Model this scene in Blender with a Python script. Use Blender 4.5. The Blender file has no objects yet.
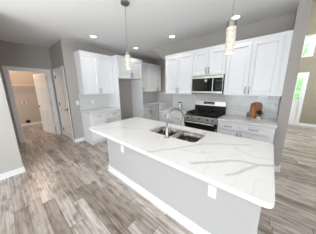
import bpy, bmesh, math, random
from mathutils import Vector, Matrix

random.seed(7)
SC = bpy.context.scene
COL = SC.collection
PI = math.pi
rad = math.radians


def lin(c):
    c = c / 255.0
    return c / 12.92 if c <= 0.04045 else ((c + 0.055) / 1.055) ** 2.4


def rgb(r, g, b):
    return (lin(r), lin(g), lin(b), 1.0)


# ------------------------------------------------------------------ camera
cam_data = bpy.data.cameras.new('camera')
cam = bpy.data.objects.new('camera', cam_data)
COL.objects.link(cam)
yaw, pitch, roll = rad(-40.284), rad(-11.856), rad(-0.562)
Fv = Vector((math.sin(yaw) * math.cos(pitch), math.cos(yaw) * math.cos(pitch), math.sin(pitch)))
rv = Vector((math.cos(yaw), -math.sin(yaw), 0))
uv = rv.cross(Fv)
r2 = rv * math.cos(roll) + uv * math.sin(roll)
u2 = uv * math.cos(roll) - rv * math.sin(roll)
cam.matrix_world = Matrix(((r2.x, u2.x, -Fv.x, 0.0), (r2.y, u2.y, -Fv.y, 0.0),
                           (r2.z, u2.z, -Fv.z, 1.525), (0, 0, 0, 1)))
cam_data.sensor_width = 36
cam_data.lens = 36 * 131.85 / 316
cam_data.shift_y = -0.97 / 316
cam_data.clip_start = 0.02
SC.camera = cam

# ------------------------------------------------------------------ world, daylight, added fill lights, exposure
SC.view_settings.view_transform = 'Standard'
SC.view_settings.look = 'None'
SC.view_settings.gamma = 1
SC.view_settings.exposure = -0.70
W = bpy.data.worlds.new('sky')
SC.world = W
W.use_nodes = True
wn = W.node_tree.nodes
wn['Background'].inputs[0].default_value = (0.80, 0.92, 1.0, 1)
wn['Background'].inputs[1].default_value = 7.0


def area(name, loc, target, sx, sy, power, color=(1, 1, 1)):
    l = bpy.data.lights.new(name, 'AREA')
    l.shape = 'RECTANGLE'
    l.size, l.size_y, l.energy, l.color = sx, sy, power, color
    o = bpy.data.objects.new(name, l)
    COL.objects.link(o)
    o.location = loc
    d = Vector(target) - Vector(loc)
    o.rotation_euler = d.to_track_quat('-Z', 'Y').to_euler()
    return o


def point(name, loc, power, color, r=0.05):
    l = bpy.data.lights.new(name, 'POINT')
    l.energy, l.color, l.shadow_soft_size = power, color, r
    o = bpy.data.objects.new(name, l)
    COL.objects.link(o)
    o.location = loc
    return o


DAY = (0.94, 0.97, 1.0)
area('daylight_back', (-0.5, -3.12, 1.25), (-0.5, 2, 1.25), 3.2, 1.9, 78, DAY)
rl = area('daylight_right', (3.3, -1.9, 1.35), (-4.17, 2.0, 1.5), 2.3, 1.9, 56, DAY)
rl.data.spread = math.radians(85)
area('daylight_foyer', (3.3, 5.6, 2.6), (0, 5.6, 2.0), 2.6, 3.6, 290, DAY)
area('laundry_fill', (-6.7, -1.15, 1.0), (-7.6, 2, 1.0), 1.0, 1.2, 42, DAY)  # neutral fill added to brighten the laundry; no window is built here
lt = area('added_ceiling_uplight', (-0.6, -1.9, 0.9), (-0.85, -1.0, 3.0), 4.8, 2.2, 165, DAY)  # added upward fill behind the camera that brightens the ceiling
lt.data.spread = math.radians(100)

# ------------------------------------------------------------------ material helpers


def mat(name, color, rough=0.5, metal=0.0, **kw):
    m = bpy.data.materials.new(name)
    m.use_nodes = True
    b = m.node_tree.nodes['Principled BSDF']
    b.inputs['Base Color'].default_value = color
    b.inputs['Roughness'].default_value = rough
    b.inputs['Metallic'].default_value = metal
    for k, v in kw.items():
        b.inputs[k.replace('_', ' ')].default_value = v
    return m


class NT:
    def __init__(s, m):
        s.t = m.node_tree
        s.b = s.t.nodes['Principled BSDF']

    def n(s, kind, **kw):
        n = s.t.nodes.new(kind)
        for k, v in kw.items():
            setattr(n, k, v)
        return n

    def l(s, a, b):
        s.t.links.new(a, b)

    def math(s, op, a, b=None):
        n = s.n('ShaderNodeMath', operation=op)
        for i, v in enumerate((a, b)):
            if v is None:
                continue
            if isinstance(v, (int, float)):
                n.inputs[i].default_value = v
            else:
                s.l(v, n.inputs[i])
        return n.outputs[0]


def add_bump(m, scale, strength, dist=0.002, detail=3):
    t = NT(m)
    co = t.n('ShaderNodeTexCoord')
    no = t.n('ShaderNodeTexNoise')
    no.inputs['Scale'].default_value = scale
    no.inputs['Detail'].default_value = detail
    t.l(co.outputs['Object'], no.inputs['Vector'])
    bp = t.n('ShaderNodeBump')
    bp.inputs['Strength'].default_value = strength
    bp.inputs['Distance'].default_value = dist
    t.l(no.outputs['Fac'], bp.inputs['Height'])
    t.l(bp.outputs['Normal'], t.b.inputs['Normal'])
    return m


def add_mottle(m, c1, c2, scale, stretch=(1, 1, 1)):
    t = NT(m)
    co = t.n('ShaderNodeTexCoord')
    mp = t.n('ShaderNodeMapping')
    mp.inputs['Scale'].default_value = stretch
    no = t.n('ShaderNodeTexNoise')
    no.inputs['Scale'].default_value = scale
    no.inputs['Detail'].default_value = 4
    cr = t.n('ShaderNodeValToRGB')
    cr.color_ramp.elements[0].position = 0.3
    cr.color_ramp.elements[1].position = 0.7
    cr.color_ramp.elements[0].color = c1
    cr.color_ramp.elements[1].color = c2
    t.l(co.outputs['Object'], mp.inputs['Vector'])
    t.l(mp.outputs['Vector'], no.inputs['Vector'])
    t.l(no.outputs['Fac'], cr.inputs['Fac'])
    t.l(cr.outputs['Color'], t.b.inputs['Base Color'])
    return m


def emis(name, color, strength, base=(1, 1, 1, 1)):
    return mat(name, base, 0.4, 0, Emission_Color=color, Emission_Strength=strength)


M = {}
M['wall'] = add_bump(mat('greige_wall_paint', rgb(177, 172, 167), 0.75), 90, 0.15)
M['wall_lit'] = add_bump(mat('lit_wall_paint', rgb(192, 189, 183), 0.7), 90, 0.15)  # same wall paint, lightened: stronger light put into the colour
M['foyer'] = add_bump(mat('warm_lit_foyer_paint', rgb(158, 150, 132), 0.75), 90, 0.15)  # warm lamplight on the foyer walls put into their colour
M['ceil'] = add_bump(mat('ceiling_paint', rgb(234, 234, 234), 0.85), 45, 0.35, 0.004)
M['trim'] = mat('white_trim_paint', rgb(238, 238, 238), 0.4)
M['cab'] = add_mottle(mat('white_cabinet_paint', rgb(236, 237, 239), 0.38), rgb(234, 235, 237), rgb(238, 239, 241), 3)
M['isl'] = add_bump(mat('island_grey_paint', rgb(188, 187, 185), 0.6), 120, 0.1)
M['door'] = mat('white_door_paint', rgb(236, 234, 230), 0.45)
M['nickel'] = mat('brushed_nickel', rgb(150, 148, 145), 0.32, 1.0)
M['pull'] = mat('dark_nickel_pull', rgb(120, 120, 122), 0.35, 0.9)
M['bronze'] = mat('dark_bronze', rgb(38, 33, 30), 0.4, 0.7)
M['steel'] = add_mottle(mat('brushed_stainless', rgb(214, 212, 208), 0.3, 1.0), rgb(206, 203, 198), rgb(222, 220, 216), 9, (1, 1, 14))
M['sinksteel'] = add_mottle(mat('sink_stainless', rgb(180, 176, 170), 0.26, 1.0), rgb(112, 104, 96), rgb(176, 170, 162), 6, (6, 6, 0.6))
M['blackglass'] = mat('black_glass', rgb(14, 14, 16), 0.06)
M['black'] = mat('black_enamel', rgb(16, 16, 17), 0.3)
M['iron'] = mat('cast_iron', rgb(20, 20, 21), 0.6)
M['plastic'] = mat('white_plastic', rgb(242, 242, 242), 0.3)
M['slot'] = mat('dark_slot', rgb(30, 30, 30), 0.6)
M['grout'] = mat('grout', rgb(236, 236, 234), 0.8)
M['tile'] = mat('white_glazed_tile', rgb(213, 214, 213), 0.12)
M['can'] = emis('downlight_lens', (1, 0.96, 0.9, 1), 9)
M['soil'] = mat('potting_soil', rgb(50, 40, 32), 0.9)
M['leaf'] = add_mottle(mat('dark_green_leaf', rgb(34, 48, 28), 0.5), rgb(22, 34, 18), rgb(46, 62, 36), 30)
M['pot'] = mat('white_ceramic', rgb(228, 228, 224), 0.25)
M['wood'] = add_mottle(mat('warm_board_wood', rgb(150, 95, 50), 0.5), rgb(100, 58, 30), rgb(165, 108, 60), 7, (9, 9, 1))
M['wood2'] = add_mottle(mat('orange_board_wood', rgb(176, 108, 50), 0.5), rgb(158, 92, 40), rgb(192, 124, 66), 8, (9, 9, 1))
M['jarglass'] = mat('clear_jar_glass', rgb(235, 240, 240), 0.05, 0, Alpha=0.35)
M['wire'] = mat('white_wire_coating', rgb(232, 226, 216), 0.4)
M['lawn'] = add_mottle(mat('lawn_grass', rgb(90, 130, 60), 0.9), rgb(70, 110, 45), rgb(120, 160, 80), 3)
M['tree'] = add_mottle(mat('tree_foliage', rgb(170, 200, 150), 0.8), rgb(150, 185, 130), rgb(205, 228, 190), 4)
M['bark'] = mat('tree_bark', rgb(90, 75, 60), 0.9)

# clear window glass: see-through with a fresnel reflection
m = bpy.data.materials.new('window_glass')
m.use_nodes = True
t = m.node_tree
for n in list(t.nodes):
    if n.type != 'OUTPUT_MATERIAL':
        t.nodes.remove(n)
tr = t.nodes.new('ShaderNodeBsdfTransparent')
gl = t.nodes.new('ShaderNodeBsdfGlossy')
gl.inputs['Roughness'].default_value = 0.02
fr = t.nodes.new('ShaderNodeFresnel')
mx = t.nodes.new('ShaderNodeMixShader')
t.links.new(fr.outputs[0], mx.inputs[0])
t.links.new(tr.outputs[0], mx.inputs[1])
t.links.new(gl.outputs[0], mx.inputs[2])
t.links.new(mx.outputs[0], t.nodes['Material Output'].inputs[0])
M['glass'] = m

# bubbled, lit pendant glass
m = emis('bubbled_pendant_glass', (1, 0.9, 0.75, 1), 0.72, rgb(170, 164, 152))
T = NT(m)
co = T.n('ShaderNodeTexCoord')
vo = T.n('ShaderNodeTexVoronoi')
vo.inputs['Scale'].default_value = 45
T.l(co.outputs['Object'], vo.inputs['Vector'])
cr = T.n('ShaderNodeValToRGB')
cr.color_ramp.elements[0].position = 0.1
cr.color_ramp.elements[0].color = (1.0, 0.98, 0.93, 1)
cr.color_ramp.elements[1].position = 0.65
cr.color_ramp.elements[1].color = (0.55, 0.46, 0.34, 1)
T.l(vo.outputs['Distance'], cr.inputs['Fac'])
T.l(cr.outputs['Color'], T.b.inputs['Emission Color'])
M['pendant'] = m

# vinyl plank floor, planks along X
m = mat('vinyl_plank_floor', rgb(160, 150, 140), 0.30)
T = NT(m)
co = T.n('ShaderNodeTexCoord')
sp = T.n('ShaderNodeSeparateXYZ')
T.l(co.outputs['Object'], sp.inputs[0])
PW, PL = 0.132, 1.05
ry = T.math('DIVIDE', sp.outputs['Y'], PW)
row = T.math('FLOOR', ry)
wn1 = T.n('ShaderNodeTexWhiteNoise', noise_dimensions='1D')
T.l(row, wn1.inputs['W'])
xo = T.math('ADD', T.math('DIVIDE', sp.outputs['X'], PL), T.math('MULTIPLY', wn1.outputs['Value'], 7.3))
colx = T.math('FLOOR', xo)
cid = T.n('ShaderNodeCombineXYZ')
T.l(row, cid.inputs[0])
T.l(colx, cid.inputs[1])
wn2 = T.n('ShaderNodeTexWhiteNoise', noise_dimensions='3D')
T.l(cid.outputs[0], wn2.inputs['Vector'])
cr = T.n('ShaderNodeValToRGB')
cr.color_ramp.elements[0].position = 0.0
cr.color_ramp.elements[0].color = rgb(160, 148, 138)
cr.color_ramp.elements[1].position = 1.0
cr.color_ramp.elements[1].color = rgb(210, 203, 196)
e = cr.color_ramp.elements.new(0.45)
e.color = rgb(190, 180, 171)
T.l(wn2.outputs['Value'], cr.inputs['Fac'])
# grain, shifted per plank
gv = T.n('ShaderNodeCombineXYZ')
T.l(T.math('ADD', T.math('MULTIPLY', sp.outputs['X'], 1.1), T.math('MULTIPLY', wn2.outputs['Value'], 37.0)), gv.inputs[0])
T.l(T.math('MULTIPLY', sp.outputs['Y'], 34.0), gv.inputs[1])
T.l(T.math('MULTIPLY', wn2.outputs['Value'], 11.0), gv.inputs[2])
gn = T.n('ShaderNodeTexNoise')
gn.inputs['Scale'].default_value = 1.5
gn.inputs['Detail'].default_value = 5
gn.inputs['Distortion'].default_value = 0.6
T.l(gv.outputs[0], gn.inputs['Vector'])
gr = T.n('ShaderNodeValToRGB')
gr.color_ramp.elements[0].position = 0.32
gr.color_ramp.elements[0].color = (0.52, 0.48, 0.45, 1)
gr.color_ramp.elements[1].position = 0.62
gr.color_ramp.elements[1].color = (1.1, 1.1, 1.1, 1)
T.l(gn.outputs['Fac'], gr.inputs['Fac'])
mg = T.n('ShaderNodeMix', data_type='RGBA', blend_type='MULTIPLY')
mg.inputs[0].default_value = 0.85
T.l(cr.outputs['Color'], mg.inputs[6])
T.l(gr.outputs['Color'], mg.inputs[7])
# blotchy knots
bn = T.n('ShaderNodeTexNoise')
bn.inputs['Scale'].default_value = 1.0
bn.inputs['Detail'].default_value = 2
bv = T.n('ShaderNodeCombineXYZ')
T.l(T.math('ADD', T.math('MULTIPLY', sp.outputs['X'], 4.5), T.math('MULTIPLY', wn2.outputs['Value'], 91.0)), bv.inputs[0])
T.l(T.math('MULTIPLY', sp.outputs['Y'], 16.0), bv.inputs[1])
T.l(bv.outputs[0], bn.inputs['Vector'])
br = T.n('ShaderNodeValToRGB')
br.color_ramp.elements[0].position = 0.32
br.color_ramp.elements[0].color = (0.46, 0.40, 0.36, 1)
br.color_ramp.elements[1].position = 0.52
br.color_ramp.elements[1].color = (1, 1, 1, 1)
T.l(bn.outputs['Fac'], br.inputs['Fac'])
mb = T.n('ShaderNodeMix', data_type='RGBA', blend_type='MULTIPLY')
mb.inputs[0].default_value = 0.8
T.l(mg.outputs[2], mb.inputs[6])
T.l(br.outputs['Color'], mb.inputs[7])
# seams
fy = T.math('FRACT', ry)
fx = T.math('FRACT', xo)
sy = T.math('LESS_THAN', T.math('MINIMUM', fy, T.math('SUBTRACT', 1.0, fy)), 0.013)
sx = T.math('LESS_THAN', T.math('MINIMUM', fx, T.math('SUBTRACT', 1.0, fx)), 0.003)
seam = T.math('MAXIMUM', sy, sx)
ms = T.n('ShaderNodeMix', data_type='RGBA')
T.l(T.math('MULTIPLY', seam, 0.75), ms.inputs[0])
T.l(mb.outputs[2], ms.inputs[6])
ms.inputs[7].default_value = rgb(70, 62, 56)
T.l(ms.outputs[2], T.b.inputs['Base Color'])
M['floor'] = m

# quartz: white with grey veins; 'vein' is a mark map stored on the slab
m = mat('veined_quartz', rgb(231, 229, 226), 0.16)
T = NT(m)
at = T.n('ShaderNodeAttribute', attribute_name='vein')
co = T.n('ShaderNodeTexCoord')
qn = T.n('ShaderNodeTexNoise')
qn.inputs['Scale'].default_value = 2.2
qn.inputs['Detail'].default_value = 6
qn.inputs['Distortion'].default_value = 1.2
T.l(co.outputs['Object'], qn.inputs['Vector'])
ab = T.math('ABSOLUTE', T.math('SUBTRACT', qn.outputs['Fac'], 0.5))
fine = T.math('MULTIPLY', T.math('SUBTRACT', 1.0, T.math('MINIMUM', T.math('DIVIDE', ab, 0.012), 1.0)), 0.14)
tot = T.math('MINIMUM', T.math('ADD', T.math('MULTIPLY', at.outputs['Fac'], 0.55), fine), 1.0)
qm = T.n('ShaderNodeMix', data_type='RGBA')
T.l(tot, qm.inputs[0])
qm.inputs[6].default_value = rgb(231, 229, 226)
qm.inputs[7].default_value = rgb(150, 146, 142)
T.l(qm.outputs[2], T.b.inputs['Base Color'])
M['quartz'] = m

# ------------------------------------------------------------------ mesh helpers


def bm_new():
    return bmesh.new()


def box(bm, x0, x1, y0, y1, z0, z1):
    v = [bm.verts.new(p) for p in ((x0, y0, z0), (x1, y0, z0), (x1, y1, z0), (x0, y1, z0),
                                   (x0, y0, z1), (x1, y0, z1), (x1, y1, z1), (x0, y1, z1))]
    for f in ((3, 2, 1, 0), (4, 5, 6, 7), (0, 1, 5, 4), (1, 2, 6, 5), (2, 3, 7, 6), (3, 0, 4, 7)):
        bm.faces.new([v[i] for i in f])


def prism(bm, pts, a0, a1, axis='z'):
    """extrude a 2-D outline along an axis (pts are the two other coordinates in xyz order)"""
    def P(p, a):
        return {'z': (p[0], p[1], a), 'y': (p[0], a, p[1]), 'x': (a, p[0], p[1])}[axis]
    A = [bm.verts.new(P(p, a0)) for p in pts]
    B = [bm.verts.new(P(p, a1)) for p in pts]
    n = len(pts)
    bm.faces.new(A)
    bm.faces.new(B)
    for i in range(n):
        bm.faces.new((A[i], A[(i + 1) % n], B[(i + 1) % n], B[i]))


def lathe(bm, prof, c=(0, 0, 0), n=24):
    rings = []
    for r, z in prof:
        if r < 1e-6:
            rings.append([bm.verts.new((c[0], c[1], c[2] + z))])
        else:
            rings.append([bm.verts.new((c[0] + r * math.cos(2 * PI * i / n), c[1] + r * math.sin(2 * PI * i / n), c[2] + z)) for i in range(n)])
    for a, b in zip(rings, rings[1:]):
        for i in range(n):
            j = (i + 1) % n
            if len(a) == 1 and len(b) == 1:
                continue
            if len(a) == 1:
                bm.faces.new((a[0], b[i], b[j]))
            elif len(b) == 1:
                bm.faces.new((a[i], a[j], b[0]))
            else:
                bm.faces.new((a[i], a[j], b[j], b[i]))


def tube(bm, pts, r, n=10, r_end=None):
    pts = [Vector(p) for p in pts]
    rings = []
    up = None
    for i, p in enumerate(pts):
        d = (pts[min(i + 1, len(pts) - 1)] - pts[max(i - 1, 0)]).normalized()
        if up is None:
            up = Vector((0, 0, 1)) if abs(d.z) < 0.9 else Vector((1, 0, 0))
        s = d.cross(up).normalized()
        up = s.cross(d).normalized()
        rr = r if r_end is None else r + (r_end - r) * i / (len(pts) - 1)
        rings.append([bm.verts.new(p + (s * math.cos(2 * PI * k / n) + up * math.sin(2 * PI * k / n)) * rr) for k in range(n)])
    for a, b in zip(rings, rings[1:]):
        for k in range(n):
            bm.faces.new((a[k], a[(k + 1) % n], b[(k + 1) % n], b[k]))
    bm.faces.new(rings[0][::-1])
    bm.faces.new(rings[-1])


def rrect(x0, x1, y0, y1, r, n=6):
    out = []
    for cx, cy, a in ((x1 - r, y1 - r, 0), (x0 + r, y1 - r, 90), (x0 + r, y0 + r, 180), (x1 - r, y0 + r, 270)):
        for k in range(n + 1):
            t_ = rad(a + 90 * k / n)
            out.append((cx + r * math.cos(t_), cy + r * math.sin(t_)))
    return out


def obj(name, bm, m_, parent=None, bevel=0.0, smooth=False):
    bmesh.ops.recalc_face_normals(bm, faces=bm.faces[:])
    if smooth:
        for f in bm.faces:
            f.smooth = True
    me = bpy.data.meshes.new(name)
    bm.to_mesh(me)
    bm.free()
    me.materials.append(m_)
    o = bpy.data.objects.new(name, me)
    COL.objects.link(o)
    if parent is not None:
        o.parent = parent
    if bevel:
        b = o.modifiers.new('bevel', 'BEVEL')
        b.width = bevel
        b.segments = 2
        b.limit_method = 'ANGLE'
    if smooth:
        me.set_sharp_from_angle(angle=rad(40))
    return o


def bx(name, dims, m_, parent=None, bevel=0.0):
    bm = bm_new()
    box(bm, *dims)
    return obj(name, bm, m_, parent, bevel)


def struct(name, boxes, m_, bevel=0.0):
    bm = bm_new()
    for b in boxes:
        box(bm, *b)
    o = obj(name, bm, m_, None, bevel)
    o['kind'] = 'structure'
    return o


def tag(o, label, cat, group=None):
    o['label'] = label
    o['category'] = cat
    if group:
        o['group'] = group
    return o


def thing(name, label, cat, loc=(0, 0, 0), rz=0.0, group=None):
    o = bpy.data.objects.new(name, None)
    o.empty_display_size = 0.1
    COL.objects.link(o)
    o.location = loc
    o.rotation_euler = (0, 0, rz)
    return tag(o, label, cat, group)


def dup(root, loc, label, rz=None):
    r = root.copy()
    COL.objects.link(r)
    r.location = loc
    if rz is not None:
        r.rotation_euler = (0, 0, rz)
    r['label'] = label
    for ch in list(root.children):
        c = ch.copy()
        COL.objects.link(c)
        c.parent = r
        for g in ch.children:
            d = g.copy()
            COL.objects.link(d)
            d.parent = c
    return r


# ------------------------------------------------------------------ the setting
CH = 2.75      # kitchen ceiling
WLX = -4.17    # left cabinet wall
WRY = 3.42     # range wall
NKY = 4.85     # back wall of the nook behind the range wall
LAX = -5.39    # laundry door wall
NEX = -3.39    # near wall on the left
PAY = 1.20     # pantry door wall
FOY = 7.65     # foyer front wall

struct('floor', [(-8.3, 3.4, -3.2, FOY + 0.12, -0.1, 0.0)], M['floor'])
struct('ceiling', [(-8.3, 3.4, -3.2, 3.07, CH, CH + 0.1), (-8.3, 0.285, 3.07, NKY + 0.12, CH, CH + 0.1)], M['ceil'])
struct('ceiling_foyer', [(0.0, 3.4, 3.07, FOY + 0.12, 5.2, 5.3)], M['ceil'])
struct('wall_left', [(WLX - 0.12, WLX, PAY, NKY + 0.12, 0, CH)], M['wall'])
PD0, PD1, DH = -5.215, -4.375, 2.05
struct('wall_pantry', [(LAX, PD0, PAY, PAY + 0.12, 0, CH), (PD1, WLX - 0.12, PAY, PAY + 0.12, 0, CH), (PD0, PD1, PAY, PAY + 0.12, DH, CH)], M['wall'])
LD0, LD1 = 0.236, 1.06
struct('wall_laundry', [(LAX - 0.12, LAX, -1.2, LD0, 0, CH), (LAX - 0.12, LAX, LD1, 2.0, 0, CH), (LAX - 0.12, LAX, LD0, LD1, DH, CH)], M['wall'])
struct('wall_laundry_back', [(-8.0, -7.9, -1.3, 2.1, 0, CH), (-7.9, LAX - 0.12, -1.3, -1.2, 0, CH), (-7.9, LAX - 0.12, 2.0, 2.1, 0, CH)], M['wall_lit'])
struct('wall_near', [(NEX - 0.12, NEX, -3.2, 0.06, 0, CH), (LAX, NEX - 0.12, -0.06, 0.06, 0, CH)], M['wall_lit'])
# wall behind the camera with a wide window opening, and right wall with two
struct('wall_back', [(NEX, -2.1, -3.3, -3.2, 0, CH), (1.1, 3.5, -3.3, -3.2, 0, CH), (-2.1, 1.1, -3.3, -3.2, 0, 0.3), (-2.1, 1.1, -3.3, -3.2, 2.2, CH)], M['wall'])
struct('wall_right', [(3.4, 3.5, -3.2, -3.05, 0, CH + 0.1), (3.4, 3.5, -0.75, 3.07, 0, CH + 0.1), (3.4, 3.5, -3.05, -0.75, 0, 0.4), (3.4, 3.5, -3.05, -0.75, 2.3, CH + 0.1)], M['wall'])
struct('wall_foyer_right', [(3.4, 3.5, 3.07, 4.3, 0, 5.3), (3.4, 3.5, 6.9, FOY + 0.12, 0, 5.3), (3.4, 3.5, 4.3, 6.9, 0, 0.8), (3.4, 3.5, 4.3, 6.9, 4.4, 5.3)], M['foyer'])
# range wall: clipped upper corner at the nook opening
bm = bm_new()
prism(bm, [(-2.35, 0), (0.285, 0), (0.285, CH), (-3.12, CH), (-2.56, 2.33), (-2.35, 2.16)], WRY, WRY + 0.12, 'y')
o = obj('wall_range', bm, M['wall'])
o['kind'] = 'structure'
struct('wall_wing', [(0.147, 0.285, 3.07, WRY, 0, CH)], M['wall'])
struct('wall_nook', [(WLX, -1.0, NKY, NKY + 0.12, 0, CH), (-1.12, -1.0, WRY + 0.12, NKY, 0, CH)], M['wall'])
SL = (0.735, 0.90)          # sidelight glass opening in x
struct('wall_foyer', [(0.0, 0.70, FOY, FOY + 0.12, 0, 5.2), (1.01, 3.4, FOY, FOY + 0.12, 0, 5.2),
                      (0.70, 1.01, FOY, FOY + 0.12, 2.07, 2.62), (0.70, 1.01, FOY, FOY + 0.12, 3.38, 5.2)], M['foyer'])
struct('wall_foyer_left', [(0.0, 0.12, WRY + 0.12, FOY, 0, 5.2)], M['foyer'])
struct('wall_header', [(0.285, 3.4, 3.07, 3.19, CH, 5.2), (0.0, 0.285, WRY, WRY + 0.12, CH + 0.1, 5.2)], M['wall'])

# windows behind the camera and to the right (not in the picture): frames only round their openings
def win_frame(name, axis, a0, a1, z0, z1, p0, p1, bars):
    bm = bm_new()
    w = 0.06
    bl = [(a0, a0 + w, z0, z1), (a1 - w, a1, z0, z1), (a0 + w, a1 - w, z0, z0 + w), (a0 + w, a1 - w, z1 - w, z1)]
    for k in range(1, bars):
        a = a0 + (a1 - a0) * k / bars
        bl.append((a - 0.03, a + 0.03, z0 + w, z1 - w))
    for (u0, u1, v0, v1) in bl:
        if axis == 'x':
            box(bm, u0, u1, p0, p1, v0, v1)
        else:
            box(bm, p0, p1, u0, u1, v0, v1)
    o = obj(name, bm, M['trim'])
    o['kind'] = 'structure'
    g = bm_new()
    pm = (p0 + p1) / 2
    if axis == 'x':
        box(g, a0 + w, a1 - w, pm - 0.003, pm + 0.003, z0 + w, z1 - w)
    else:
        box(g, pm - 0.003, pm + 0.003, a0 + w, a1 - w, z0 + w, z1 - w)
    obj('glass_pane', g, M['glass'], o)
    return o


win_frame('window_1', 'x', -2.1, 1.1, 0.3, 2.2, -3.29, -3.22, 3)
win_frame('window_2', 'y', -3.05, -0.75, 0.4, 2.3, 3.42, 3.48, 3)
win_frame('window_3', 'y', 4.3, 6.9, 0.8, 4.4, 3.42, 3.48, 2)

# sidelight beside the front door: white panel with a tall glass light
sl = struct('window_4', [(0.70, SL[0], FOY - 0.02, FOY + 0.1, 0, 2.07), (SL[1], 1.01, FOY - 0.02, FOY + 0.1, 0, 2.07),
                         (SL[0], SL[1], FOY - 0.02, FOY + 0.1, 1.86, 2.07), (SL[0], SL[1], FOY, FOY + 0.08, 0, 1.0),
                         (SL[0], SL[1], FOY - 0.02, FOY + 0.1, 0.98, 1.04), (SL[0], SL[1], FOY - 0.02, FOY + 0.1, 0.0, 0.2)], M['trim'], 0.004)
bx('glass_pane', (SL[0], SL[1], FOY + 0.03, FOY + 0.04, 1.04, 1.86), M['glass'], sl)
tw = struct('window_5', [(0.70, 0.725, FOY - 0.01, FOY + 0.1, 2.62, 3.38), (0.90, 1.01, FOY - 0.015, FOY + 0.1, 2.62, 3.38),
                         (0.725, 0.90, FOY - 0.01, FOY + 0.1, 2.62, 2.66), (0.725, 0.90, FOY - 0.01, FOY + 0.1, 3.35, 3.38)], M['trim'], 0.004)
bx('glass_pane', (0.725, 0.90, FOY + 0.03, FOY + 0.04, 2.66, 3.35), M['glass'], tw)

# baseboards
BH, BT = 0.105, 0.015


def baseboard(name, runs):
    bm = bm_new()
    for (x0, x1, y0, y1) in runs:
        box(bm, x0, x1, y0, y1, 0, BH)
        cx = 0.006
        box(bm, x0 - cx if x1 - x0 < 0.1 else x0, x1 + cx if x1 - x0 < 0.1 else x1, y0 - cx if y1 - y0 < 0.1 else y0, y1 + cx if y1 - y0 < 0.1 else y1, 0, 0.02)
    o = obj(name, bm, M['trim'], None, 0.003)
    o['kind'] = 'structure'


baseboard('baseboard_near', [(NEX, NEX + BT, -3.18, 0.06 + BT), (LAX + 0.02, NEX, 0.06, 0.06 + BT)])
baseboard('baseboard_left', [(WLX, WLX + BT, PAY - BT, 1.43)])
baseboard('baseboard_pantry', [(PD1 + 0.085, WLX, PAY - BT, PAY), (LAX, PD0 - 0.085, PAY - BT, PAY)])
baseboard('baseboard_laundry', [(-7.9, -7.885, -1.2, 2.0)])
baseboard('baseboard_wing', [(0.147, 0.285 + BT, 3.07 - BT, 3.07), (0.285, 0.285 + BT, 3.07, WRY + 0.12)])
baseboard('baseboard_foyer', [(1.012, 3.38, FOY - BT, FOY), (0.13, 0.69, FOY - BT, FOY)])

# door casings
CW, CT = 0.085, 0.018


def casing_x(name, x0, x1, y, side):      # opening in a wall of constant y, face towards side
    y0, y1 = (y - CT, y) if side < 0 else (y, y + CT)
    j0, j1 = (y, y + 0.12)
    struct(name, [(x0 - CW, x0, y0, y1, 0, DH + CW), (x1, x1 + CW, y0, y1, 0, DH + CW), (x0, x1, y0, y1, DH, DH + CW),
                  (x0, x0 + 0.012, j0, j1, 0, DH), (x1 - 0.012, x1, j0, j1, 0, DH), (x0 + 0.012, x1 - 0.012, j0, j1, DH - 0.012, DH)], M['trim'], 0.004)


casing_x('trim_1', PD0, PD1, PAY, -1)
struct('trim_2', [(LAX, LAX + CT, LD0 - CW, LD0, 0, DH + CW), (LAX, LAX + CT, LD1, LD1 + CW, 0, DH + CW), (LAX, LAX + CT, LD0, LD1, DH, DH + CW),
                  (LAX - 0.12, LAX, LD0, LD0 + 0.012, 0, DH), (LAX - 0.12, LAX, LD1 - 0.012, LD1, 0, DH), (LAX - 0.12, LAX, LD0 + 0.012, LD1 - 0.012, DH - 0.012, DH)], M['trim'], 0.004)


def panel_door(name, width, height, loc, rz, lever_side_hinge=0):
    """six-panel door in local coords: hinge edge at x=0, leaf along +x, faces at y=+-0.0175"""
    root = bpy.data.objects.new(name, None)
    COL.objects.link(root)
    root.location = loc
    root.rotation_euler = (0, 0, rz)
    root['kind'] = 'structure'
    bm = bm_new()
    h = 0.0175
    box(bm, 0, width, -h + 0.012, h - 0.012, 0, height)
    st = 0.105
    zs = [(0, 0.20), (0.83, 0.98), (1.62, 1.72), (height - 0.11, height)]
    for s in (-1, 1):
        y0, y1 = sorted((s * (h - 0.012), s * h))
        for a, b in ((0, st), (width / 2 - 0.05, width / 2 + 0.05), (width - st, width)):
            box(bm, a, b, y0, y1, 0, height)
        for a, b in zs:
            box(bm, st, width / 2 - 0.05, y0, y1, a, b)
            box(bm, width / 2 + 0.05, width - st, y0, y1, a, b)
        # raised fields
        for (a, b) in ((0.20, 0.83), (0.98, 1.62), (1.72, height - 0.11)):
            for (c, d) in ((st, width / 2 - 0.05), (width / 2 + 0.05, width - st)):
                yy0, yy1 = sorted((s * (h - 0.012), s * (h - 0.002)))
                box(bm, c + 0.04, d - 0.04, yy0, yy1, a + 0.04, b - 0.04)
    obj('door_leaf', bm, M['door'], root)
    for zc in (0.2, 1.05, 1.88):
        hb = bm_new()
        lathe(hb, [(0, -0.05), (0.009, -0.05), (0.009, 0.05), (0, 0.05)], (-0.008, -0.022 if lever_side_hinge == 0 else 0.022, zc), 10)
        box(hb, 0.0, 0.032, -0.0215, -0.0176, zc - 0.05, zc + 0.05)
        obj('hinge', hb, M['bronze'], root)
    hb = bm_new()
    for s in (-1, 1):
        tube(hb, [(width - 0.065, s * 0.0178, 0.93), (width - 0.065, s * 0.028, 0.93)], 0.03, 14)
        tube(hb, [(width - 0.065, s * 0.027, 0.93), (width - 0.065, s * 0.06, 0.93)], 0.011, 10)
        tube(hb, [(width - 0.055, s * 0.058, 0.93), (width - 0.17, s * 0.058, 0.93)], 0.0095, 10)
    obj('door_handle', hb, M['bronze'], root)
    return root


# pantry door, closed, hinged on its left edge
panel_door('door_1', PD1 - PD0 - 0.030, 2.02, (PD0 + 0.015, PAY + 0.022, 0.012), 0)
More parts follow.
